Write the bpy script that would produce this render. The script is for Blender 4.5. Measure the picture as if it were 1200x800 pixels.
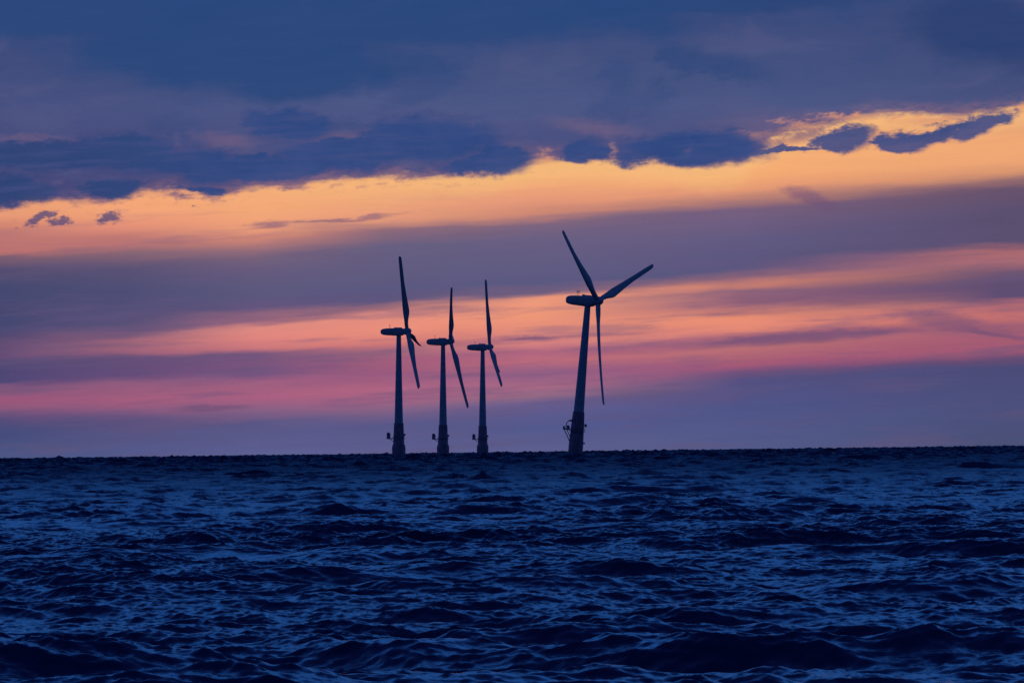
import bpy, bmesh, math, random
import numpy as np
from mathutils import Vector, Matrix

# ------------------------------------------------------------------ constants
R_EARTH = 7.4e6          # effective radius with refraction
CAM_H = 3.0              # eye height above the mean sea level
RAD_PX = 1.28e-4         # one pixel of the 1200 px photo, in radians
PITCH = 131.2 * RAD_PX - math.sqrt(2 * CAM_H / R_EARTH)
ROLL = 0.0125

S = bpy.context.scene
C = S.collection
for o in list(bpy.data.objects):
    bpy.data.objects.remove(o)

# ------------------------------------------------------------------ camera
cam_d = bpy.data.cameras.new('camera')
cam = bpy.data.objects.new('camera', cam_d)
C.objects.link(cam)
cam_d.sensor_width = 36.0
cam_d.lens = 18.0 / math.tan(600 * RAD_PX)
cam_d.clip_start = 1.0
cam_d.clip_end = 60000.0
cam.matrix_world = (Matrix.Translation((0, 0, CAM_H)) @
                    Matrix.Rotation(math.radians(90) + PITCH, 4, 'X') @
                    Matrix.Rotation(-ROLL, 4, 'Z'))
S.camera = cam

S.view_settings.view_transform = 'Standard'
S.view_settings.look = 'None'
S.view_settings.exposure = 0.0
S.view_settings.gamma = 1.0
S.cycles.max_bounces = 6
S.cycles.use_denoising = False
S.cycles.sample_clamp_indirect = 2.0


def lin(c):
    out = []
    for v in c:
        v = v / 255.0
        out.append(v / 12.92 if v <= 0.04045 else ((v + 0.055) / 1.055) ** 2.4)
    return out


# ------------------------------------------------------------------ world: dusk sky
W = bpy.data.worlds.new('World')
S.world = W
W.use_nodes = True
NT = W.node_tree
NT.nodes.clear()
SUN_ELEV = math.radians(-4.0)     # just set
SUN_AZ = math.radians(3.0)      # right of the view axis, behind the cloud bank


class NB:
    """tiny helper for building node chains"""
    def __init__(self, tree):
        self.t = tree

    def new(self, kind, **kw):
        n = self.t.nodes.new(kind)
        for k, v in kw.items():
            setattr(n, k, v)
        return n

    def put(self, sock, v):
        if isinstance(v, bpy.types.NodeSocket):
            self.t.links.new(v, sock)
        else:
            sock.default_value = v

    def m(self, op, a, b=None, c=None, clamp=False):
        n = self.new('ShaderNodeMath', operation=op, use_clamp=clamp)
        self.put(n.inputs[0], a)
        if b is not None:
            self.put(n.inputs[1], b)
        if c is not None:
            self.put(n.inputs[2], c)
        return n.outputs[0]

    def vec(self, x, y, z=0.0):
        n = self.new('ShaderNodeCombineXYZ')
        for i, v in enumerate((x, y, z)):
            self.put(n.inputs[i], v)
        return n.outputs[0]

    def vm(self, op, a, b=None, out=0):
        n = self.new('ShaderNodeVectorMath', operation=op)
        self.put(n.inputs[0], a)
        if b is not None:
            self.put(n.inputs[1], b)
        return n.outputs['Value'] if op in ('LENGTH', 'DOT_PRODUCT') else n.outputs[0]

    def noise(self, v, scale, detail=4.0, rough=0.55, color=False, dim='3D', distort=0.0):
        n = self.new('ShaderNodeTexNoise', noise_dimensions=dim)
        self.put(n.inputs['Vector'], v)
        n.inputs['Scale'].default_value = scale
        n.inputs['Detail'].default_value = detail
        n.inputs['Roughness'].default_value = rough
        n.inputs['Distortion'].default_value = distort
        return n.outputs['Color' if color else 'Fac']

    def step(self, x, lo, hi, mode='SMOOTHSTEP'):
        n = self.new('ShaderNodeMapRange', interpolation_type=mode)
        self.put(n.inputs['Value'], x)
        self.put(n.inputs['From Min'], lo)
        self.put(n.inputs['From Max'], hi)
        return n.outputs['Result']

    def mix(self, f, a, b, blend='MIX'):
        n = self.new('ShaderNodeMix', data_type='RGBA', blend_type=blend)
        self.put(n.inputs[0], f)
        for s, v in ((n.inputs[6], a), (n.inputs[7], b)):
            if not isinstance(v, bpy.types.NodeSocket):
                v = (*v, 1.0) if len(v) == 3 else v
            self.put(s, v)
        return n.outputs[2]

    def ramp(self, x, lo, hi, stops, interp='LINEAR'):
        """colour ramp: stops are (value, sRGB 0-255)"""
        n = self.new('ShaderNodeValToRGB')
        n.color_ramp.interpolation = interp
        el = n.color_ramp.elements
        stops = sorted(stops)
        while len(el) < len(stops):
            el.new(0.5)
        for e, (p, col) in zip(el, stops):
            e.position = min(1, max(0, (p - lo) / (hi - lo)))
        for e, (p, col) in zip(el, stops):
            e.color = (*lin(col), 1.0)
        self.put(n.inputs[0], self.step(x, lo, hi, 'LINEAR'))
        return n.outputs[0]

    def curve(self, x, lo, hi, pts, ylo, yhi):
        n = self.new('ShaderNodeFloatCurve')
        c = n.mapping.curves[0]
        pts = sorted(pts)
        while len(c.points) < len(pts):
            c.points.new(0.5, 0.5)
        for p, (a, b) in zip(c.points, pts):
            p.location = ((a - lo) / (hi - lo), (b - ylo) / (yhi - ylo))
            p.handle_type = 'AUTO_CLAMPED'
        n.mapping.update()
        n.inputs['Factor'].default_value = 1.0
        self.put(n.inputs['Value'], self.step(x, lo, hi, 'LINEAR'))
        return self.m('MULTIPLY_ADD', n.outputs[0], yhi - ylo, ylo)

    def blobs(self, v, items):
        """union of soft ellipses (cx, cy, rx, ry, degrees) -> 1 at centre, 0 on the rim, negative outside"""
        d = None
        for cx, cy, rx, ry, rot in items:
            mp = self.new('ShaderNodeMapping', vector_type='TEXTURE')
            self.put(mp.inputs['Vector'], v)
            mp.inputs['Location'].default_value = (cx, cy, 0)
            mp.inputs['Rotation'].default_value = (0, 0, math.radians(rot))
            mp.inputs['Scale'].default_value = (rx, ry, 1)
            l = self.vm('LENGTH', mp.outputs[0])
            d = l if d is None else self.m('SMOOTH_MIN', d, l, 0.12)
        return self.m('SUBTRACT', 1.0, d)


def build_sky():
    b = NB(NT)
    tc = b.new('ShaderNodeTexCoord').outputs['Generated']
    nrm = b.vm('NORMALIZE', tc)
    sp = b.new('ShaderNodeSeparateXYZ')
    b.put(sp.inputs[0], nrm)
    dx, dy, dz = sp.outputs
    az = b.m('ARCTAN2', dx, dy)
    el = b.m('ARCSINE', dz)
    # sky chart: X to the right, Y downwards; unit = 1/136 of a degree
    a = b.m('DIVIDE', az, RAD_PX)
    e = b.m('DIVIDE', b.m('SUBTRACT', el, PITCH), RAD_PX)
    cr, sr = math.cos(ROLL), math.sin(ROLL)
    X = b.m('ADD', 600.0, b.m('SUBTRACT', b.m('MULTIPLY', a, cr), b.m('MULTIPLY', e, sr)))
    Y = b.m('SUBTRACT', 400.0, b.m('ADD', b.m('MULTIPLY', a, sr), b.m('MULTIPLY', e, cr)))
    XY = b.vec(X, Y)

    # noises on the chart
    n_band = b.noise(b.vec(b.m('MULTIPLY', X, 0.0022), b.m('MULTIPLY', b.m('MULTIPLY_ADD', X, 0.06, Y), 0.022)), 1.0, 5, 0.55)
    n_fine = b.noise(b.vec(b.m('MULTIPLY', X, 0.010), b.m('MULTIPLY', b.m('MULTIPLY_ADD', X, 0.05, Y), 0.11)), 1.0, 5, 0.6)
    n_puff = b.noise(b.vec(b.m('MULTIPLY', X, 0.016), b.m('MULTIPLY', Y, 0.026)), 1.0, 8, 0.6)
    n_wisp = b.noise(b.vec(b.m('MULTIPLY', X, 0.05), b.m('MULTIPLY', b.m('MULTIPLY_ADD', X, 0.1, Y), 0.12)), 1.0, 7, 0.65)
    n_soft = b.noise(b.vec(b.m('MULTIPLY', X, 0.005), b.m('MULTIPLY', Y, 0.013)), 1.0, 5, 0.55)

    # ---- far layered bands -------------------------------------------------
    Yt = b.m('MULTIPLY_ADD', b.m('SUBTRACT', X, 600.0), 0.06, Y)
    Yw = b.m('ADD', Yt, b.m('ADD', b.m('MULTIPLY', b.m('SUBTRACT', n_band, 0.5), 22.0),
                            b.m('MULTIPLY', b.m('SUBTRACT', n_fine, 0.5), 12.0)))
    cols = {
        0: [(200, (255, 178, 112)), (250, (243, 160, 112)), (262, (225, 142, 116)), (272, (196, 125, 120)), (296, (202, 122, 116)), (303, (130, 98, 116)), (318, (86, 80, 116)),
            (340, (72, 76, 116)), (385, (76, 76, 120)), (400, (104, 82, 120)), (420, (110, 82, 124)), (432, (84, 76, 120)), (447, (86, 76, 124)),
            (456, (140, 86, 130)), (468, (166, 86, 130)), (480, (146, 86, 130)), (492, (98, 86, 135)), (506, (80, 86, 136)), (530, (86, 96, 146))],
        150: [(200, (255, 178, 112)), (250, (255, 170, 115)), (265, (240, 150, 115)), (275, (206, 130, 120)), (288, (190, 120, 120)), (298, (140, 105, 120)), (315, (95, 86, 122)),
              (345, (82, 82, 122)), (375, (90, 84, 124)), (385, (116, 91, 126)), (395, (148, 99, 126)), (405, (178, 111, 126)), (413, (168, 104, 128)), (420, (110, 85, 125)),
              (440, (108, 82, 128)), (450, (148, 90, 132)), (468, (176, 92, 132)), (480, (150, 90, 134)), (492, (104, 90, 138)), (530, (95, 100, 152))],
        450: [(180, (255, 180, 114)), (222, (255, 178, 115)), (255, (239, 160, 118)), (268, (152, 112, 125)), (290, (108, 100, 132)), (340, (96, 93, 133)), (355, (100, 90, 130)),
              (362, (168, 115, 125)), (370, (245, 150, 122)), (390, (250, 150, 120)), (400, (225, 130, 126)), (412, (170, 108, 130)), (425, (175, 100, 130)), (440, (164, 96, 134)),
              (452, (184, 100, 136)), (468, (179, 98, 138)), (480, (140, 98, 142)), (500, (102, 98, 150)), (530, (106, 106, 158))],
        300: [(200, (255, 178, 114)), (250, (255, 174, 115)), (268, (250, 165, 116)), (280, (222, 142, 120)), (290, (170, 120, 126)), (300, (126, 102, 126)), (320, (106, 96, 130)),
              (345, (96, 92, 130)), (362, (106, 90, 130)), (368, (146, 104, 130)), (376, (156, 106, 130)), (382, (235, 145, 126)), (395, (241, 141, 125)),
              (408, (215, 126, 130)), (414, (122, 92, 130)), (424, (130, 90, 130)), (440, (136, 91, 135)), (448, (170, 96, 135)), (465, (181, 95, 135)),
              (480, (140, 95, 140)), (495, (102, 96, 146)), (530, (106, 106, 160))],
        630: [(180, (255, 182, 114)), (205, (255, 182, 113)), (230, (242, 160, 116)), (248, (212, 140, 120)), (258, (132, 106, 130)), (280, (110, 100, 135)), (330, (96, 94, 135)),
              (342, (130, 106, 130)), (350, (250, 160, 120)), (370, (255, 160, 116)), (390, (241, 146, 120)), (396, (186, 116, 130)), (401, (235, 140, 125)),
              (412, (190, 110, 135)), (425, (205, 116, 130)), (437, (150, 100, 140)), (450, (181, 106, 140)), (465, (156, 106, 140)), (475, (112, 100, 150)),
              (500, (96, 100, 156)), (525, (106, 106, 156))],
        870: [(180, (255, 180, 114)), (205, (255, 178, 111)), (220, (241, 160, 111)), (238, (170, 120, 121)), (246, (126, 100, 130)), (280, (102, 95, 135)), (315, (95, 90, 130)),
              (325, (150, 106, 125)), (335, (216, 135, 116)), (345, (156, 106, 125)), (355, (150, 100, 125)), (362, (190, 120, 120)), (370, (251, 151, 111)),
              (385, (246, 146, 115)), (392, (182, 110, 125)), (400, (162, 100, 125)), (408, (201, 120, 121)), (425, (181, 96, 125)), (436, (116, 86, 130)),
              (445, (92, 86, 135)), (480, (86, 92, 146)), (520, (96, 101, 151))],
        1170: [(120, (240, 165, 112)), (150, (240, 166, 112)), (170, (250, 174, 110)), (190, (246, 170, 111)), (205, (225, 155, 115)), (215, (160, 115, 115)), (225, (108, 86, 111)),
               (250, (96, 83, 116)), (285, (96, 83, 116)), (295, (180, 111, 115)), (308, (175, 111, 120)), (318, (122, 91, 116)), (332, (102, 82, 116)),
               (350, (102, 82, 120)), (360, (200, 116, 116)), (370, (211, 120, 116)), (385, (171, 101, 120)), (395, (180, 101, 120)), (410, (176, 96, 120)),
               (420, (112, 81, 120)), (430, (82, 81, 126)), (480, (82, 86, 131)), (520, (86, 91, 131))],
    }
    cols = {k: [(y, (r_, g_ + 2, b_ + 9) if r_ >= 234 else (r_ + 4, g_ + 8, b_) if r_ > 136 and y > 440 else (r_ - 6, g_ - 4, b_ - 6) if y > 488 else (r_, g_, b_)) for y, (r_, g_, b_) in v]
            for k, v in cols.items()}
    xs = sorted(cols)
    band = None
    for i, x0 in enumerate(xs):
        off = (x0 - 600) * 0.06
        r = b.ramp(Yw, 120, 600, [(y + off, c) for y, c in cols[x0]])
        if band is None:
            band = r
        else:
            band = b.mix(b.step(X, xs[i - 1], x0, 'LINEAR'), band, r)
    # thin grey-violet streaks lying in the bright bands
    streak = b.blobs(b.vec(b.m('ADD', X, b.m('ADD', b.m('MULTIPLY', b.m('SUBTRACT', n_puff, 0.5), 60), b.m('MULTIPLY', b.m('SUBTRACT', n_wisp, 0.5), 20))),
                           b.m('ADD', Y, b.m('ADD', b.m('MULTIPLY', b.m('SUBTRACT', n_fine, 0.5), 16), b.m('MULTIPLY', b.m('SUBTRACT', n_wisp, 0.5), 5)))),
                     [(316, 263, 30, 4, -3), (385, 259, 44, 2, -4), (440, 254, 34, 2.6, -6), (1105, 376, 55, 10, 7), (985, 392, 90, 6, -4),
                      (900, 398, 60, 5, -3), (620, 397, 32, 2.5, 0), (1160, 390, 50, 4, 12), (950, 232, 26, 9, 20), (250, 478, 40, 4, -2)])
    haze_streak = b.noise(b.vec(b.m('MULTIPLY', X, 0.0045), b.m('MULTIPLY', b.m('MULTIPLY_ADD', X, 0.055, Y), 0.06), 4.0), 1.0, 7, 0.62)
    band = b.mix(b.m('MULTIPLY', b.m('MULTIPLY', b.step(haze_streak, 0.48, 0.66), b.step(Y, 190, 330)), 0.42), band, lin((106, 90, 130)))
    streak = b.m('ADD', streak, b.m('MULTIPLY', b.m('SUBTRACT', n_wisp, 0.5), 1.2))
    band = b.mix(b.m('MULTIPLY', b.step(streak, -0.5, 0.7), 0.58), band, lin((112, 84, 124)))

    # ---- upper cloud deck ---------------------------------------------------
    deck = b.ramp(b.m('MULTIPLY_ADD', b.m('SUBTRACT', n_soft, 0.5), 50, Y), -60, 260,
                  [(-60, (44, 75, 130)), (-20, (54, 77, 128)), (20, (63, 79, 128)), (50, (68, 82, 130)), (90, (72, 86, 133)), (125, (80, 91, 138)), (150, (79, 87, 135)), (180, (74, 82, 132)), (245, (80, 76, 124))])
    deck = b.mix(b.m('MULTIPLY', b.step(X, 450, 0), 0.35), deck, lin((62, 70, 122)))
    deck = b.mix(b.m('MULTIPLY', b.step(X, 900, 1250), 0.40), deck, lin((66, 72, 116)))
    n_deck = b.noise(b.vec(b.m('MULTIPLY', X, 0.0075), b.m('MULTIPLY', b.m('MULTIPLY_ADD', X, 0.04, Y), 0.017), 9.0), 1.0, 8, 0.6, distort=0.4)
    deck = b.mix(b.m('MULTIPLY', b.step(n_deck, 0.48, 0.34), 0.40), deck, lin((46, 74, 128)))
    deck = b.mix(b.m('MULTIPLY', b.step(n_deck, 0.52, 0.70), 0.55), deck, lin((86, 91, 135)))
    # warm touches on the deck's underside
    deck = b.mix(b.m('MULTIPLY', b.m('MULTIPLY', b.step(n_puff, 0.55, 0.75), b.step(Y, 110, 190)), 0.35), deck, lin((138, 112, 140)))
    edge = b.curve(X, -200, 1400,
                   [(-200, 250), (0, 246), (22, 243), (35, 233), (100, 239), (150, 232), (160, 226), (200, 226), (250, 230), (290, 220), (340, 217), (400, 213), (460, 209),
                    (520, 208), (560, 204), (600, 197), (640, 190), (700, 189), (760, 193), (820, 197), (855, 194), (885, 176), (910, 160), (960, 148),
                    (1010, 139), (1060, 136), (1120, 137), (1160, 134), (1200, 126), (1400, 80)], 60, 260)
    dd = b.m('SUBTRACT', edge, Y)
    dd = b.m('ADD', dd, b.m('ADD', b.m('MULTIPLY', b.m('SUBTRACT', n_puff, 0.5), 22.0), b.m('MULTIPLY', b.m('SUBTRACT', n_wisp, 0.5), 16.0)))
    deck_mask = b.step(b.m('ADD', dd, b.m('MULTIPLY', b.m('SUBTRACT', n_fine, 0.5), 14)), -5.5, 6.5)
    # thin lit fringe along the deck's lower lip
    lip = b.m('MULTIPLY', b.step(dd, 22, 3), b.step(n_wisp, 0.35, 0.7))
    deck = b.mix(b.m('MULTIPLY', lip, 0.55), deck, lin((168, 118, 128)))
    # holes in the deck where the glow shows through
    wob = b.vec(b.m('ADD', X, b.m('ADD', b.m('MULTIPLY', b.m('SUBTRACT', n_puff, 0.5), 26), b.m('MULTIPLY', b.m('SUBTRACT', n_wisp, 0.5), 16))),
                b.m('ADD', Y, b.m('ADD', b.m('MULTIPLY', b.m('SUBTRACT', n_wisp, 0.5), 18), b.m('MULTIPLY', b.m('SUBTRACT', n_fine, 0.5), 8))))
    holes = b.blobs(wob, [(925, 164, 54, 10, -5), (950, 150, 46, 9, 5), (1000, 137, 46, 6, 0), (1092, 142, 68, 8, -2), (1040, 156, 36, 9, -10), (880, 160, 30, 8, 0), (634, 184, 24, 9, 5),
                          (721, 177, 7, 13, 5), (808, 176, 6, 9, 15), (1196, 128, 16, 7, -30), (548, 204, 30, 3, 0)])
    hole_m = b.step(b.m('ADD', holes, b.m('ADD', b.m('MULTIPLY', b.m('SUBTRACT', n_wisp, 0.56), 2.4), b.m('MULTIPLY', b.m('SUBTRACT', n_fine, 0.5), 0.8))), -0.25, 0.95)
    warm = b.blobs(wob, [(265, 165, 40, 10, 6), (700, 150, 60, 10, 8), (30, 163, 60, 5, 0), (390, 160, 40, 7, -8), (940, 150, 110, 22, 0), (1080, 135, 120, 14, -2),
                         (620, 182, 60, 16, 0), (360, 210, 110, 10, -4)])
    deck = b.mix(b.m('MULTIPLY', b.step(warm, -0.4, 0.9), 0.28), deck, lin((150, 112, 132)))
    # the glow is strongest in the gap right under the deck
    rim = b.m('MULTIPLY', b.step(dd, -34, -4), b.step(X, 150, 650))
    band = b.mix(b.m('MULTIPLY', rim, 0.7), band, lin((255, 196, 128)))
    # thin torn veils hanging below the deck
    veil = b.m('MULTIPLY', b.m('MULTIPLY', b.step(dd, -20, 2), b.step(b.m('ADD', n_wisp, b.m('MULTIPLY', n_fine, 0.6)), 0.80, 1.0)), b.step(X, 900, 300))
    band = b.mix(b.m('MULTIPLY', veil, 0.7), band, lin((168, 120, 126)))
    sky = b.mix(deck_mask, band, deck)
    sky = b.mix(b.m('MULTIPLY', hole_m, 0.80), sky, b.mix(b.step(n_wisp, 0.35, 0.65), lin((196, 136, 124)), lin((250, 172, 116))))

    # ---- dark blue cumulus --------------------------------------------------
    wob2 = b.vec(b.m('ADD', X, b.m('ADD', b.m('MULTIPLY', b.m('SUBTRACT', n_puff, 0.5), 90), b.m('MULTIPLY', b.m('SUBTRACT', n_wisp, 0.5), 22))),
                 b.m('ADD', Y, b.m('ADD', b.m('ADD', b.m('MULTIPLY', b.m('SUBTRACT', n_deck, 0.5), 24), b.m('MULTIPLY', b.m('SUBTRACT', n_puff, 0.5), -34)), b.m('MULTIPLY', b.m('SUBTRACT', n_wisp, 0.5), 12))))
    # big soft masses high in the deck
    soft = b.blobs(b.vec(b.m('MULTIPLY_ADD', b.m('SUBTRACT', n_soft, 0.5), 120, X), b.m('MULTIPLY_ADD', b.m('SUBTRACT', n_soft, 0.5), 50, Y)),
                   [(270, 62, 230, 46, 3), (430, 20, 420, 34, 0), (100, 15, 260, 34, 0), (1160, 38, 90, 40, 8), (780, 4, 240, 16, -2), (350, 100, 80, 26, 0)])
    soft = b.m('ADD', soft, b.m('MULTIPLY', b.m('SUBTRACT', n_puff, 0.5), 1.0))
    sky = b.mix(b.m('MULTIPLY', b.step(soft, -0.35, 0.42), 0.86), sky, b.mix(b.step(X, 700, 1150), lin((42, 74, 128)), lin((45, 67, 117))))
    mid = b.blobs(wob2, [(842, 80, 66, 15, 3), (800, 66, 30, 15, 0)])
    mid = b.m('ADD', mid, b.m('ADD', b.m('MULTIPLY', b.m('SUBTRACT', n_puff, 0.5), 1.6), b.m('MULTIPLY', b.m('SUBTRACT', n_soft, 0.5), 1.0)))
    sky = b.mix(b.m('MULTIPLY', b.step(mid, -0.4, 0.6), 0.7), sky, lin((46, 74, 126)))
    # mauve scud drifting round the small dark clouds on the right
    scud = b.blobs(wob, [(950, 157, 95, 15, -3), (1085, 157, 85, 12, -12)])
    scud = b.step(b.m('ADD', scud, b.m('ADD', b.m('MULTIPLY', b.m('SUBTRACT', n_wisp, 0.52), 2.6), b.m('MULTIPLY', b.m('SUBTRACT', n_fine, 0.5), 1.0))), 0.0, 0.9)
    sky = b.mix(b.m('MULTIPLY', scud, 0.72), sky, lin((122, 100, 128)))
    cum = b.blobs(wob2, [(500, 162, 95, 34, 0), (420, 178, 110, 22, -3), (340, 146, 60, 22, 5), (580, 182, 46, 18, 10),
                         (690, 174, 38, 15, -4), (818, 173, 100, 24, -2), 
                         (996, 160, 34, 17, -6), (930, 173, 44, 4, 0), (1060, 165, 36, 14, -4), (1095, 157, 40, 11, -14), (1142, 148, 46, 12, -16), (1172, 140, 22, 8, -10), 
                         (60, 184, 110, 20, 0), (150, 176, 80, 22, 0), (215, 192, 80, 22, 5), (20, 222, 60, 20, 0),
                         (300, 197, 120, 12, -3), (575, 190, 60, 12, -10), (125, 222, 46, 12, -8), (240, 223, 30, 6, 3)])
    cum_m = b.step(b.m('ADD', cum, b.m('ADD', b.m('MULTIPLY', b.m('SUBTRACT', n_wisp, 0.5), 0.8), b.m('MULTIPLY', b.m('SUBTRACT', n_puff, 0.5), 1.0))), -0.14, b.m('MULTIPLY_ADD', b.step(Y, 182, 130), 0.16, 0.34))
    cum_c = b.mix(b.step(n_puff, 0.3, 0.7), lin((45, 74, 131)), lin((58, 80, 137)))
    cum_c = b.mix(b.m('MULTIPLY', b.step(X, 350, 0), 0.7), cum_c, lin((48, 68, 116)))
    cum_c = b.mix(b.m('MULTIPLY', b.step(n_fine, 0.45, 0.70), 0.45), cum_c, lin((78, 84, 134)))
    # thin rims let the glow through from behind
    cum_c = b.mix(b.m('MULTIPLY', b.step(cum, 0.30, 0.0), 0.4), cum_c, lin((82, 80, 128)))
    sky = b.mix(b.m('MULTIPLY', cum_m, 0.94), sky, cum_c)
    # torn scraps low on the left
    scr = b.blobs(b.vec(b.m('ADD', X, b.m('MULTIPLY', b.m('SUBTRACT', n_wisp, 0.5), 26)), b.m('ADD', Y, b.m('MULTIPLY', b.m('SUBTRACT', n_wisp, 0.5), 16))),
                  [(46, 256, 28, 8, -22), (70, 260, 20, 7, -8), (127, 256, 20, 8, -8), (228, 242, 5, 2.4, 20)])
    scr_n = b.noise(b.vec(b.m('MULTIPLY', X, 0.09), b.m('MULTIPLY', Y, 0.15), 3.0), 1.0, 6, 0.65)
    scr_m = b.step(b.m('ADD', scr, b.m('MULTIPLY', b.m('SUBTRACT', scr_n, 0.56), 2.2)), -0.1, 0.5)
    sky = b.mix(b.m('MULTIPLY', scr_m, 0.85), sky, lin((84, 78, 122)))

    # subtle unevenness everywhere
    sky = b.mix(0.10, sky, b.mix(1.0, sky, b.ramp(n_fine, 0.3, 0.7, [(0.3, (170, 170, 180)), (0.7, (255, 255, 255))]), 'MULTIPLY'))

    # ---- the rest of the dome: blue dusk overcast, darker opposite the afterglow ----
    eld = b.m('MULTIPLY', el, 180 / math.pi)
    big = b.noise(nrm, 3.0, 6, 0.55)
    high = b.ramp(b.m('ADD', eld, b.m('MULTIPLY', b.m('SUBTRACT', big, 0.5), 14)), -5, 90,
                  [(-5, (40, 70, 124)), (5, (42, 74, 130)), (9, (50, 106, 192)), (16, (48, 116, 212)), (25, (34, 78, 162)), (36, (20, 44, 108)), (90, (20, 40, 96))])
    back = b.ramp(eld, -5, 90, [(-5, (20, 40, 92)), (15, (24, 50, 108)), (90, (30, 58, 120))])
    dome = b.mix(b.step(dy, -0.3, 0.8), back, high)
    inband = b.step(eld, 5.6, 4.0)
    front = b.step(b.m('ABSOLUTE', az), 0.9, 0.15)
    # the glow fades out to the sides along the horizon
    sky = b.mix(b.m('MULTIPLY', inband, front), dome, sky)

    bg = b.new('ShaderNodeBackground')
    b.put(bg.inputs['Color'], sky)
    bg.inputs['Strength'].default_value = 1.0
    st = b.new('ShaderNodeTexSky', sky_type='NISHITA')
    st.sun_disc = False
    st.sun_elevation = SUN_ELEV
    st.sun_rotation = SUN_AZ
    bg2 = b.new('ShaderNodeBackground')
    b.put(bg2.inputs['Color'], st.outputs[0])
    bg2.inputs['Strength'].default_value = 0.05
    # overcast: only a sliver of the clear twilight sky comes through the cloud
    ms = b.new('ShaderNodeMixShader')
    ms.inputs[0].default_value = 0.985
    NT.links.new(bg2.outputs[0], ms.inputs[1])
    NT.links.new(bg.outputs[0], ms.inputs[2])
    out = b.new('ShaderNodeOutputWorld')
    NT.links.new(ms.outputs[0], out.inputs['Surface'])
    W.cycles.sampling_method = 'MANUAL'
    W.cycles.sample_map_resolution = 1024


build_sky()

# ------------------------------------------------------------------ sun: veiled, right at the horizon behind the clouds
sd = bpy.data.lights.new('sun', 'SUN')
sd.energy = 0.01
sd.angle = math.radians(8)
sd.color = (1.0, 0.62, 0.38)
sun = bpy.data.objects.new('sun', sd)
C.objects.link(sun)
sun_dir = Vector((math.sin(SUN_AZ) * math.cos(SUN_ELEV), math.cos(SUN_AZ) * math.cos(SUN_ELEV), math.sin(SUN_ELEV)))
sun.rotation_euler = sun_dir.to_track_quat('Z', 'Y').to_euler()


# ------------------------------------------------------------------ materials
def mat(name, base, rough=0.5, metal=0.0, var=0.12, scale=0.4, spec=0.3):
    m = bpy.data.materials.new(name)
    m.use_nodes = True
    t = m.node_tree
    b = NB(t)
    p = t.nodes['Principled BSDF']
    tc = b.new('ShaderNodeTexCoord').outputs['Object']
    n = b.noise(b.vm('MULTIPLY', tc, (1, 1, 0.3)), scale, 6, 0.6)
    dark = [c * (1 - var) for c in base]
    lite = [min(1, c * (1 + var)) for c in base]
    t.links.new(b.mix(b.step(n, 0.3, 0.7), dark, lite), p.inputs['Base Color'])
    p.inputs['Roughness'].default_value = rough
    p.inputs['Metallic'].default_value = metal
    p.inputs['Specular IOR Level'].default_value = spec
    return m


M_TOWER = mat('tower_paint', (0.44, 0.46, 0.48), 0.55)
M_BLADE = mat('blade_gelcoat', (0.44, 0.46, 0.48), 0.45, scale=0.2)
M_NAC = mat('nacelle_grp', (0.40, 0.42, 0.45), 0.5)
M_TP = mat('weathered_coating', (0.42, 0.20, 0.25), 0.7, var=0.35, scale=0.8)
M_STEEL = mat('galvanised_steel', (0.22, 0.22, 0.24), 0.6, 0.2)


# ------------------------------------------------------------------ sea
def wave_tile(L, N, lam_min, lam_max, lam_peak, slope, wind, spread, seed, chop):
    """one periodic patch of sea: horizontal shift, height; scaled to a given rms slope"""
    rng = np.random.default_rng(seed)
    k1 = 2 * np.pi * np.fft.fftfreq(N, L / N)
    kx, ky = np.meshgrid(k1, k1, indexing='ij')
    k = np.hypot(kx, ky)
    k[0, 0] = 1e-9
    kp = 2 * np.pi / lam_peak
    P = k ** -4.0 * np.exp(-1.25 * (kp / k) ** 2)
    c = (kx * wind[0] + ky * wind[1]) / k
    P *= np.where(c > 0, np.abs(c) ** spread, 0.05 * np.abs(c) ** spread) + 0.03
    P[(k < 2 * np.pi / lam_max) | (k > 2 * np.pi / lam_min)] = 0
    P[0, 0] = 0
    A = np.sqrt(P) * (rng.standard_normal((N, N)) + 1j * rng.standard_normal((N, N)))
    sx = np.fft.ifft2(1j * kx * A).real
    sy = np.fft.ifft2(1j * ky * A).real
    A *= slope / math.sqrt((sx ** 2 + sy ** 2).mean())
    h = np.fft.ifft2(A).real
    dx = -np.fft.ifft2(-1j * kx / k * A).real * chop
    dy = -np.fft.ifft2(-1j * ky / k * A).real * chop
    print('tile', L, 'height std', h.std())
    return np.stack([dx, dy, h], -1).astype(np.float32)


def sample(tile, L, x, y, ang):
    N = tile.shape[0]
    ca, sa = math.cos(ang), math.sin(ang)
    u = (x * ca + y * sa) * (N / L)
    v = (-x * sa + y * ca) * (N / L)
    iu = np.floor(u).astype(np.int64)
    iv = np.floor(v).astype(np.int64)
    fu = (u - iu).astype(np.float32)[:, None]
    fv = (v - iv).astype(np.float32)[:, None]
    i0, i1, j0, j1 = iu % N, (iu + 1) % N, iv % N, (iv + 1) % N
    d = (tile[i0, j0] * (1 - fu) * (1 - fv) + tile[i1, j0] * fu * (1 - fv) +
         tile[i0, j1] * (1 - fu) * fv + tile[i1, j1] * fu * fv)
    out = np.empty_like(d)
    out[:, 0] = d[:, 0] * ca - d[:, 1] * sa
    out[:, 1] = d[:, 0] * sa + d[:, 1] * ca
    out[:, 2] = d[:, 2]
    return out


S1, S2, S3 = 0.155, 0.185, 0.21          # rms slopes: waves, chop, ripples


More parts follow.
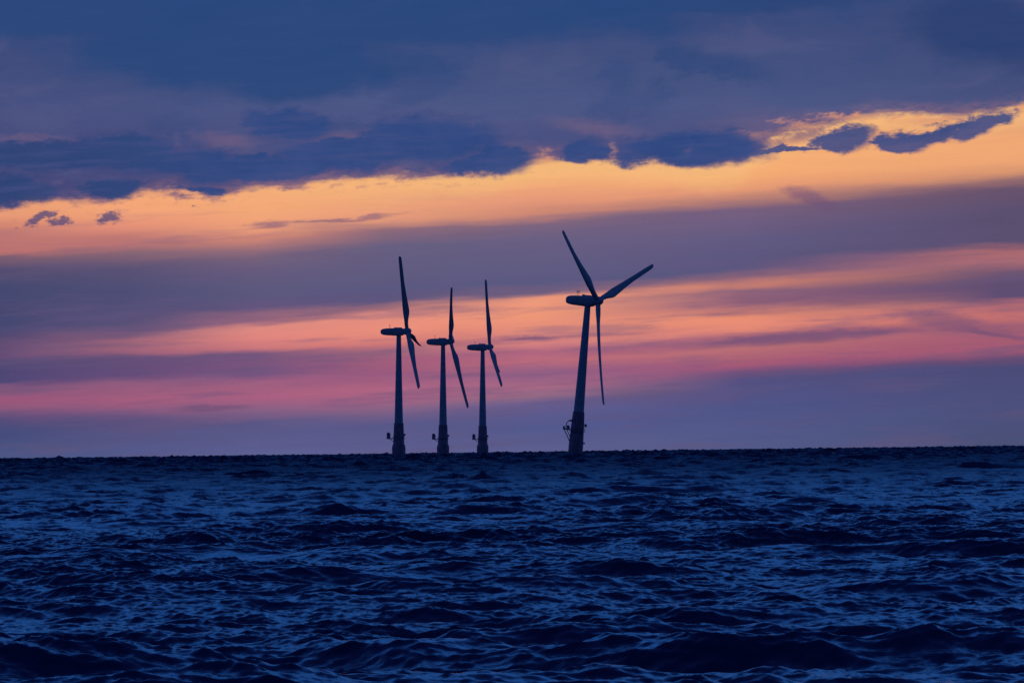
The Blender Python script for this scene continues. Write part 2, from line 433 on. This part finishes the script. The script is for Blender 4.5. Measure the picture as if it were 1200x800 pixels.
def build_sea():
    # polar sheet, fine where the view looks, coarse all round, following the earth's curve
    rs = [3.0]
    while rs[-1] < 62:
        rs.append(rs[-1] + max(0.4, min(4.0, (66 - rs[-1]) * 0.08)))
    while rs[-1] < 7400:
        r0 = rs[-1]
        rs.append(r0 + min(0.078 * max(r0 / 200, 1.0) ** 2.35, 1.3 if r0 < 2200 else 2.6 if r0 < 3600 else 5.0))
    rs = np.array(rs)
    th = list(np.arange(-0.088, 0.0881, 0.00017))
    g = th[-1] - th[-2]
    side = []
    t = th[-1]
    while t < math.pi:
        g *= 1.12
        t += min(g, 0.08)
        side.append(t)
    side[-1] = math.pi
    th = np.array([-s for s in reversed(side)] + th + side)
    nr, nt = len(rs), len(th)
    Rr, Tt = np.meshgrid(rs, th, indexing='ij')
    x = (Rr * np.sin(Tt)).ravel()
    y = (Rr * np.cos(Tt)).ravel()
    r = Rr.ravel()
    t1 = wave_tile(640, 1024, 2.4, 90, 13.0, S1, (-0.30, -0.95), 3.0, 11, 1.0)
    t2 = wave_tile(72, 1024, 0.32, 2.4, 40.0, S2, (-0.2, -0.98), 1.5, 5, 0.7)
    t3 = wave_tile(17, 1024, 0.08, 0.42, 40.0, S3, (0.1, -1.0), 1.2, 8, 0.5)
    f2 = np.clip((4500 - r) / 2800, 0.45, 1).astype(np.float32)
    f3 = np.clip((1600 - r) / 1000, 0.0, 1).astype(np.float32)
    # the chop too fine for the sheet at that distance roughens the surface instead
    dr = np.repeat(np.gradient(rs), nt)
    k2 = np.clip(np.log(2.4 / np.clip(2.0 * dr, 0.32, 2.4)) / math.log(2.4 / 0.32), 0, 1)
    k3 = np.clip(np.log(0.42 / np.clip(2.0 * dr, 0.08, 0.42)) / math.log(0.42 / 0.08), 0, 1)
    lost = S2 ** 2 * (1 - k2 * f2 ** 2) + S3 ** 2 * (1 - k3 * f3 ** 2)
    lost = np.where(r < 260, 0.002 + lost * 0.1, lost * np.clip(0.1 + (r - 260) / 500, 0.1, 1) + 0.002)
    rough = (np.sqrt(np.sqrt(2 * lost)) * np.clip(0.5 + (r - 350) / 2000, 0.5, 0.80)).astype(np.float32)
    bank = np.clip((r - 450) / 1800, 0, 1).astype(np.float32)
    d = sample(t1, 640, x, y, 0.41)
    # waves run in groups, ripples in wind patches
    tg = wave_tile(900, 512, 24, 160, 60.0, 0.1, (0.5, -0.8), 0.5, 21, 0.0)
    grp = sample(tg, 900, x, y, 0.9)[:, 2] / tg[..., 2].std()
    tw = wave_tile(300, 512, 5, 60, 30.0, 0.1, (0.9, -0.3), 0.5, 33, 0.0)
    gust = sample(tw, 300, x, y, -0.6)[:, 2] / tw[..., 2].std()
    d *= np.clip(1 + (0.16 + 0.25 * bank) * grp, 0.5, 1.3 + 0.4 * bank)[:, None]
    f3 = f3 * np.clip(1.0 + 0.22 * gust, 0.4, 1.5)
    f2 = f2 * np.clip(1 + 0.16 * gust + 0.06 * grp, 0.5, 1.4)
    d *= (1 + 1.15 * bank)[:, None]
    d += sample(t2, 72, x, y, -0.23) * f2[:, None]
    m3 = f3 > 0
    d[m3] += sample(t3, 17, x[m3], y[m3], 0.17) * f3[m3][:, None]
    spacing = np.abs(np.gradient(th))[None, :] * rs[:, None]
    damp = np.clip(8.0 / np.maximum(spacing, 1e-6), 0, 1).ravel().astype(np.float32)   # calm where the sheet is coarse
    damp *= np.clip(r / 40, 0.1, 1)
    d *= damp[:, None]
    co = np.empty((nr * nt, 3), np.float32)
    co[:, 0] = x + d[:, 0]
    co[:, 1] = y + d[:, 1]
    co[:, 2] = d[:, 2] - r * r / (2 * R_EARTH)
    idx = np.arange(nr * nt, dtype=np.int32).reshape(nr, nt)
    q = np.stack([idx[:-1, :-1], idx[:-1, 1:], idx[1:, 1:], idx[1:, :-1]], -1).reshape(-1, 4)
    q = q[:, ::-1]
    me = bpy.data.meshes.new('water')
    me.vertices.add(nr * nt)
    me.vertices.foreach_set('co', co.ravel())
    me.loops.add(q.size)
    me.loops.foreach_set('vertex_index', np.ascontiguousarray(q).ravel())
    me.polygons.add(len(q))
    me.polygons.foreach_set('loop_start', np.arange(0, q.size, 4, dtype=np.int32))
    me.polygons.foreach_set('use_smooth', np.ones(len(q), bool))
    me.update(calc_edges=True)
    me.attributes.new('chop_roughness', 'FLOAT', 'POINT').data.foreach_set('value', rough)
    print('sea verts', nr, nt, nr * nt)
    m = bpy.data.materials.new('sea_water')
    m.use_nodes = True
    t = m.node_tree
    b = NB(t)
    p = t.nodes['Principled BSDF']
    p.inputs['Base Color'].default_value = (0.0020, 0.0022, 0.056, 1)
    p.inputs['IOR'].default_value = 1.333
    at = b.new('ShaderNodeAttribute', attribute_name='chop_roughness')
    b.put(p.inputs['Roughness'], at.outputs['Fac'])
    geo = b.new('ShaderNodeNewGeometry').outputs['Position']
    n1 = b.noise(geo, 7.0, 4, 0.6)
    bp = b.new('ShaderNodeBump')
    bp.inputs['Strength'].default_value = 1.0
    bp.inputs['Distance'].default_value = 0.006
    b.put(bp.inputs['Height'], n1)
    t.links.new(bp.outputs[0], p.inputs['Normal'])
    me.materials.append(m)
    o = bpy.data.objects.new('water', me)
    C.objects.link(o)
    o['kind'] = 'structure'
    o['label'] = 'dark blue choppy sea reaching out to the horizon'
    return o


ROUGH_K = 0.50
build_sea()


# ------------------------------------------------------------------ mesh helpers
def link(name, bm, material, parent=None, smooth=True, angle=40):
    me = bpy.data.meshes.new(name)
    bm.normal_update()
    bm.to_mesh(me)
    bm.free()
    me.materials.append(material)
    if smooth:
        for p in me.polygons:
            p.use_smooth = True
        me.set_sharp_from_angle(angle=math.radians(angle))
    o = bpy.data.objects.new(name, me)
    C.objects.link(o)
    o.parent = parent
    return o


def lathe(bm, prof, n=32, z_axis=True, cx=0, cy=0):
    """prof: (radius, z)"""
    rings = []
    for r, z in prof:
        rings.append([bm.verts.new((cx + r * math.cos(2 * math.pi * i / n), cy + r * math.sin(2 * math.pi * i / n), z)) for i in range(n)])
    for a, b_ in zip(rings, rings[1:]):
        for i in range(n):
            bm.faces.new((a[i], a[(i + 1) % n], b_[(i + 1) % n], b_[i]))
    bm.faces.new(list(reversed(rings[0])))
    bm.faces.new(rings[-1])
    return bm


def tube(bm, pts, r, n=8):
    pts = [Vector(p) for p in pts]
    for a, c in zip(pts, pts[1:]):
        d = (c - a)
        q = d.to_track_quat('Z', 'Y')
        r1, r2 = [], []
        for i in range(n):
            v = q @ Vector((r * math.cos(2 * math.pi * i / n), r * math.sin(2 * math.pi * i / n), 0))
            r1.append(bm.verts.new(a + v))
            r2.append(bm.verts.new(c + v))
        for i in range(n):
            bm.faces.new((r1[i], r1[(i + 1) % n], r2[(i + 1) % n], r2[i]))
        bm.faces.new(list(reversed(r1)))
        bm.faces.new(r2)
    return bm


def box(bm, c, s, bevel=0.0, rot=0.0):
    g = bmesh.ops.create_cube(bm, size=1.0)
    bmesh.ops.scale(bm, vec=s, verts=g['verts'])
    if rot:
        bmesh.ops.rotate(bm, verts=g['verts'], cent=(0, 0, 0), matrix=Matrix.Rotation(rot, 3, 'Z'))
    bmesh.ops.translate(bm, vec=c, verts=g['verts'])
    if bevel:
        es = list({e for v in g['verts'] for e in v.link_edges})
        bmesh.ops.bevel(bm, geom=es, offset=bevel, segments=2, affect='EDGES')
    return bm


def blade_mesh():
    """40 m blade along +Z, trailing edge towards +X, suction side +Y"""
    bm = bmesh.new()
    st = [  # r, chord, thickness ratio, twist, forward shift of the trailing edge
        (1.0, 1.9, 1.0, 0), (2.5, 1.9, 1.0, 0), (4.0, 2.1, .85, 15), (5.5, 2.5, .64, 15), (7.2, 3.0, .46, 14), (9.0, 3.36, .35, 12), (11, 3.42, .30, 10),
        (14, 3.15, .26, 8), (18, 2.7, .23, 5.5), (22, 2.35, .21, 3.8), (26, 2.02, .19, 2.4), (30, 1.98, .18, 1.4), (34, 1.86, .17, .6),
        (37, 1.76, .16, 0), (38.8, 1.62, .15, -.4), (39.5, 1.40, .15, -.6), (39.9, .8, .15, -.6), (40.1, .4, .15, -.6)]
    n = 20
    rings = []
    for r, ch, tk, tw in st:
        ring = []
        blend = min(1, max(0, (r - 2.5) / 8.5))            # circle -> aerofoil
        blend = blend * blend * (3 - 2 * blend)
        for i in range(n):
            a = 2 * math.pi * i / n
            cxp, cyp = math.cos(a), math.sin(a)
            # circle of the root
            px, py = 0.95 * cxp, 0.95 * cyp
            # aerofoil: x from -0.3 chord (nose) to +0.7 chord (tail)
            s = 0.5 * (1 + cxp)
            ax = (s - 0.30) * ch
            yt = 5 * tk * ch * (0.2969 * math.sqrt(s) - 0.126 * s - 0.3516 * s * s + 0.2843 * s ** 3 - 0.1036 * s ** 4)
            ay = yt * (1 if cyp > 1e-6 else -0.75 if cyp < -1e-6 else 0)
            # the mean of both shapes by station; nose at a=pi, tail at a=0
            x = px * (1 - blend) + ax * blend
            y = py * (1 - blend) + ay * blend
            t = math.radians(-tw)
            ring.append(bm.verts.new((x * math.cos(t) - y * math.sin(t), x * math.sin(t) + y * math.cos(t) - 0.0011 * r * r, r)))
        rings.append(ring)
    for a, c in zip(rings, rings[1:]):
        for i in range(n):
            bm.faces.new((a[i], a[(i + 1) % n], c[(i + 1) % n], c[i]))
    bm.faces.new(list(reversed(rings[0])))
    bm.faces.new(rings[-1])
    return bm


def nacelle_bm():
    """nacelle along +X (rotor end +X); yaw axis at the origin, floor at z=0"""
    bm = bmesh.new()
    # x, half width, z bottom, z top
    sec = [(-8.6, .55, 1.25, 1.95), (-8.35, 1.1, .8, 2.45), (-7.6, 1.5, .4, 2.9), (-6.2, 1.75, .18, 3.12), (-4.5, 1.85, .08, 3.2), (-2, 1.85, -.05, 3.25), (0.5, 1.85, -.15, 3.3),
           (2.2, 1.75, -.05, 3.25), (3.0, 1.6, .15, 3.1), (3.25, 1.4, .35, 2.9)]
    n = 24
    rings = []
    for x, w, z0, z1 in sec:
        zc, hh = (z0 + z1) / 2, (z1 - z0) / 2 * 1.18
        ring = []
        for i in range(n):
            a = 2 * math.pi * i / n
            ca, sa = math.cos(a), math.sin(a)
            e = 0.48                                        # superellipse
            ring.append(bm.verts.new((x, w * math.copysign(abs(ca) ** e, ca), zc + hh * math.copysign(abs(sa) ** e, sa))))
        rings.append(ring)
    for a, c in zip(rings, rings[1:]):
        for i in range(n):
            bm.faces.new((a[i], a[(i + 1) % n], c[(i + 1) % n], c[i]))
    bm.faces.new(list(reversed(rings[0])))
    bm.faces.new(rings[-1])
    return bm


def hub_bm():
    """spinner along +X, origin at the rotor centre, with three short blade sockets added later"""
    bm = bmesh.new()
    prof = [(1.35, -1.9), (1.6, -1.5), (1.75, -0.4), (1.7, 0.5), (1.45, 1.2), (1.05, 1.75), (.55, 2.1), (.15, 2.22)]
    lathe(bm, prof, 28)
    bmesh.ops.rotate(bm, verts=bm.verts, cent=(0, 0, 0), matrix=Matrix.Rotation(math.radians(90), 3, 'Y'))
    return bm


def rail_bm(bm, r, z, n=20, h=1.1):
    for k in (0.55, 1.1):
        pts = [(r * math.cos(2 * math.pi * i / n), r * math.sin(2 * math.pi * i / n), z + k) for i in range(n + 1)]
        tube(bm, pts, 0.05, 5)
    for i in range(n):
        a = 2 * math.pi * i / n
        tube(bm, [(r * math.cos(a), r * math.sin(a), z), (r * math.cos(a), r * math.sin(a), z + h)], 0.05, 5)
    return bm


BLADE_ME = None


def rotor_setup(root, nac, blades, hub, hub_h, yaw, theta0, pitch, tilt=5.0, cone=3.0):
    """yaw: angle of the shaft from +X towards the camera (-Y), in degrees"""
    Rz = Matrix.Rotation(math.radians(-yaw), 4, 'Z')
    nac.matrix_local = Matrix.Translation((0, 0, hub_h - 1.75)) @ Rz @ Matrix.Translation((-0.7, 0, 0))
    T = Rz @ Matrix.Rotation(math.radians(-tilt), 4, 'Y')            # shaft frame: X = shaft
    centre = Vector((0, 0, hub_h - 1.75)) + (Rz @ Vector((4.3, 0, 1.95)))
    hub.matrix_local = Matrix.Translation(centre) @ T
    for i, bl in enumerate(blades):
        th = math.radians(theta0 + 120 * i)
        # shaft frame: a = +X, up = +Z, p = +Y (away from the camera)
        rad = Vector((math.sin(math.radians(cone)), math.sin(th) * math.cos(math.radians(cone)), math.cos(th) * math.cos(math.radians(cone))))
        tan = Vector((0, math.cos(th), -math.sin(th)))
        ax = tan.cross(rad).normalized()
        if ax.x < 0:
            ax = -ax
        be = math.radians(pitch)
        cx = (tan * math.cos(be) + ax * math.sin(be)).normalized()
        cz = rad.normalized()
        cy = cz.cross(cx).normalized()
        Mx = Matrix((cx, cy, cz)).transposed().to_4x4()
        bl.matrix_local = Matrix.Translation(centre) @ T @ Mx


def set_tags(o, label, cat, group):
    o['label'] = label
    o['category'] = cat
    o['group'] = group


def build_turbine(near, hub_h, tp_h, r_top, r_bot):
    root = bpy.data.objects.new('wind_turbine', None)
    C.objects.link(root)
    root.empty_display_size = 5
    # tower
    bm = bmesh.new()
    zt, top = tp_h, hub_h - 1.75
    prof = []
    for i in range(13):
        f = i / 12
        prof.append((r_bot + (r_top - r_bot) * f, zt + (top - zt) * f))
    lathe(bm, prof, 40)
    tower = link('tower', bm, M_TOWER, root)
    for f in (0.36, 0.70):
        bm = bmesh.new()
        r = r_bot + (r_top - r_bot) * f + 0.03
        z = zt + (top - zt) * f
        lathe(bm, [(r - .06, z - .14), (r + .03, z - .12), (r + .03, z + .12), (r - .06, z + .14)], 40)
        link('tower_flange', bm, M_TOWER, tower)
    # foundation
    bm = bmesh.new()
    if near:
        lathe(bm, [(2.75, -8), (2.72, 4.6), (2.62, 6.4), (2.5, 9.4), (2.42, 12.0), (2.2, tp_h - 0.6), (r_bot + .18, tp_h - .25), (r_bot + .18, tp_h - .01)], 40)
    else:
        lathe(bm, [(3.3, -8), (3.45, 4.2), (3.15, 5.8), (2.85, 6.2), (2.7, 9.5), (2.45, tp_h - .6), (r_bot + .2, tp_h - .25), (r_bot + .2, tp_h - .01)], 40)
    tp = link('transition_piece', bm, M_TP, root)
    # platforms and rails
    bm = bmesh.new()
    zp = 9.3 if near else 9.0
    lathe(bm, [(2.2, zp - .25), (3.0, zp - .2), (3.0, zp), (2.2, zp)], 32)
    link('platform', bm, M_STEEL, tp, angle=30)
    bm = bmesh.new()
    rail_bm(bm, 2.95, zp)
    link('railing', bm, M_STEEL, tp)
    # access ladder with boat landing fenders on the camera's right flank
    bm = bmesh.new()
    for s in (-.75, .75):
        tube(bm, [(3.1, s, 6.4), (3.75, s, 5.6), (3.75, s, -4)], 0.16, 8)
        tube(bm, [(2.5, s, 6.2), (3.75, s, 5.4)], 0.10, 6)
        tube(bm, [(2.5, s, 1.6), (3.75, s, 1.6)], 0.10, 6)
    for s in (-.25, .25):
        tube(bm, [(3.55, s, -3), (3.45, s, zp + 1.0)], 0.05, 6)
    for k in range(30):
        z = -2 + k * 0.4
        tube(bm, [(3.5, -.25, z), (3.5, .25, z)], 0.03, 5)
    bmesh.ops.rotate(bm, verts=bm.verts, cent=(0, 0, 0), matrix=Matrix.Rotation(math.radians(-78), 3, 'Z'))
    link('boat_landing', bm, M_STEEL, tp)
    bm = bmesh.new()
    box(bm, (2.9, -.3, 4.9), (.9, .8, .5), .06)
    link('mooring_bracket', bm, M_STEEL, tp)
    # equipment on the right flank
    bm = bmesh.new()
    box(bm, (3.0, -.4, 11.6 if near else 10.9), (.9, 1.0, 1.1), .08)
    tube(bm, [(2.2, -.4, 11.1 if near else 10.5), (3.3, -.4, 11.1 if near else 10.5)], .09, 6)
    link('navigation_lantern', bm, M_STEEL, tp)
    if near:
        # davit crane and braced side platform to the left
        bm = bmesh.new()
        for s in (-1.0, 1.0):
            tube(bm, [(-2.5, s, 5.2), (-4.9, s, 9.6)], 0.17, 8)
            tube(bm, [(-2.5, s, 6.9), (-3.9, s, 9.6)], 0.14, 8)
            tube(bm, [(-2.4, s, 9.6), (-5.4, s, 9.6)], 0.16, 8)
        box(bm, (-4.3, 0, 9.78), (2.4, 2.6, .16), .03)
        for x in (-5.4, -4.3, -3.3):
            for s in (-1.2, 1.2):
                tube(bm, [(x, s, 9.8), (x, s, 10.95)], .05, 5)
        for s in (-1.2, 1.2):
            tube(bm, [(-5.4, s, 10.9), (-3.2, s, 10.9)], .05, 5)
        tube(bm, [(-5.4, -1.2, 10.9), (-5.4, 1.2, 10.9)], .05, 5)
        link('side_platform', bm, M_STEEL, tp)
        bm = bmesh.new()
        box(bm, (-3.5, .2, 10.5), (1.0, 1.2, 1.3), .08)
        box(bm, (-5.0, .1, 10.25), (.7, .9, .85), .06)
        link('equipment_cabinet', bm, M_STEEL, tp)
        bm = bmesh.new()
        tube(bm, [(-4.3, -.7, 9.8), (-4.2, -.7, 12.0), (-3.4, -.7, 12.9), (-2.3, -.7, 13.3)], 0.16, 8)
        box(bm, (-2.75, -.7, 13.0), (1.1, .7, .7), .06)
        link('davit_crane', bm, M_STEEL, tp)
    else:
        bm = bmesh.new()
        for s in (-.9, .9):
            tube(bm, [(-2.5, s, 7.2), (-4.8, s, 9.0)], 0.15, 8)
            tube(bm, [(-2.5, s, 8.9), (-6.2, s, 8.9)], 0.17, 8)
        box(bm, (-4.7, 0, 9.08), (3.2, 2.4, .2), .03)
        link('side_platform', bm, M_STEEL, tp)
        bm = bmesh.new()
        box(bm, (-5.2, 0, 10.45), (1.9, 1.9, 2.5), .1)
        box(bm, (-5.35, 0, 11.9), (1.2, 1.4, .5), .08)
        link('equipment_cabinet', bm, M_STEEL, tp)
    # nacelle
    nac = link('nacelle', nacelle_bm(), M_NAC, root)
    bm = bmesh.new()
    box(bm, (.4, 0, 3.5), (3.9, 2.1, .75), .12)
    box(bm, (-1.4, 0, 3.85), (.25, 1.6, .5), .05)
    link('roof_cooler', bm, M_NAC, nac)
    bm = bmesh.new()
    for yy in (-.5, .5):
        tube(bm, [(-3.8, yy, 3.1), (-3.9, yy, 4.9)], .06, 6)
    tube(bm, [(-3.9, -.9, 4.7), (-3.9, .9, 4.7)], .05, 6)
    for yy in (-.9, -.5, .5, .9):
        tube(bm, [(-3.9, yy, 4.7), (-3.9, yy, 5.3)], .09, 6)
    tube(bm, [(-4.2, .5, 5.2), (-3.5, .5, 5.35)], .05, 5)
    link('weather_mast', bm, M_STEEL, nac)
    hub = link('hub', hub_bm(), M_NAC, root)
    global BLADE_ME
    blades = []
    for i in range(3):
        if BLADE_ME is None:
            bl = link('blade', blade_mesh(), M_BLADE, root, angle=60)
            BLADE_ME = bl.data
        else:
            bl = bpy.data.objects.new('blade', BLADE_ME)
            C.objects.link(bl)
            bl.parent = root
        blades.append(bl)
    return root, nac, blades, hub


def copy_tree(o, parent=None):
    c = o.copy()
    C.objects.link(c)
    c.parent = parent
    for ch in list(o.children):
        copy_tree(ch, c)
    return c


def place(root, px, dist, lean, hub_h, yaw, theta0, pitch, tilt=5.0):
    """stand the turbine on the sea, lean in degrees to the right"""
    az = px * RAD_PX
    root.location = (dist * math.sin(az), dist * math.cos(az), -dist * dist / (2 * R_EARTH))
    root.rotation_euler = (0, math.radians(lean), -az)
    nac = [c for c in root.children if c.name.startswith('nacelle')][0]
    hub = [c for c in root.children if c.name.startswith('hub')][0]
    bl = sorted([c for c in root.children if c.name.startswith('blade')], key=lambda c: c.name)
    rotor_setup(root, nac, bl, hub, hub_h, yaw, theta0, pitch, tilt)


GROUP = 'offshore wind turbines standing in the sea'
near = build_turbine(True, 58.3, 16.6, 1.12, 1.95)[0]
place(near, 74.0 - 1.6, 2500, 5.5, 58.3, 30, -53.3, 2, 7.5)
set_tags(near, 'largest wind turbine, leaning slightly right, its three blades spread wide apart', 'wind turbine', GROUP)

far = build_turbine(False, 63.4, 17.0, 1.15, 2.15)[0]
spots = [
    (-133.0 - 1.6, 3390, 0.7, 63.4, 4, -17, 66, 9.0, 'leftmost slim wind turbine, with a short foreshortened blade beside its long lower blade'),
    (-81.0 - 1.6, 3720, 0.7, 63.4, -3, -41, 52, 8.5, 'middle one of the three slim wind turbines, one blade up and one down'),
    (-34.5 - 1.6, 3935, 0.7, 63.4, 0, -6, 52, 8.5, 'rightmost of the three slim wind turbines, its two lower blades nearly overlapping'),
]
for i, (px, D, lean, hh, yaw, th, pi_, tilt, lab) in enumerate(spots):
    r = far if i == 0 else copy_tree(far)
    place(r, px, D, lean, hh, yaw, th, pi_, tilt)
    set_tags(r, lab, 'wind turbine', GROUP)


# ------------------------------------------------------------------ thin sea haze
bm = bmesh.new()
bmesh.ops.create_cube(bm, size=1.0)
bmesh.ops.scale(bm, vec=(15400, 15400, 122.5), verts=bm.verts)
bmesh.ops.translate(bm, vec=(0, 0, 122.5 / 2 - 10.5), verts=bm.verts)
me = bpy.data.meshes.new('haze')
bm.to_mesh(me)
bm.free()
hm = bpy.data.materials.new('thin_sea_haze')
hm.use_nodes = True
ht = hm.node_tree
ht.nodes.clear()
ho = ht.nodes.new('ShaderNodeOutputMaterial')
hv = ht.nodes.new('ShaderNodeVolumePrincipled')
hv.inputs['Color'].default_value = (0.8, 0.8, 0.86, 1)
hv.inputs['Density'].default_value = 1.9e-5
hv.inputs['Anisotropy'].default_value = 0.2
ht.links.new(hv.outputs[0], ho.inputs['Volume'])
me.materials.append(hm)
haze = bpy.data.objects.new('haze', me)
C.objects.link(haze)
haze['kind'] = 'stuff'
haze['label'] = 'thin bluish haze low over the sea'
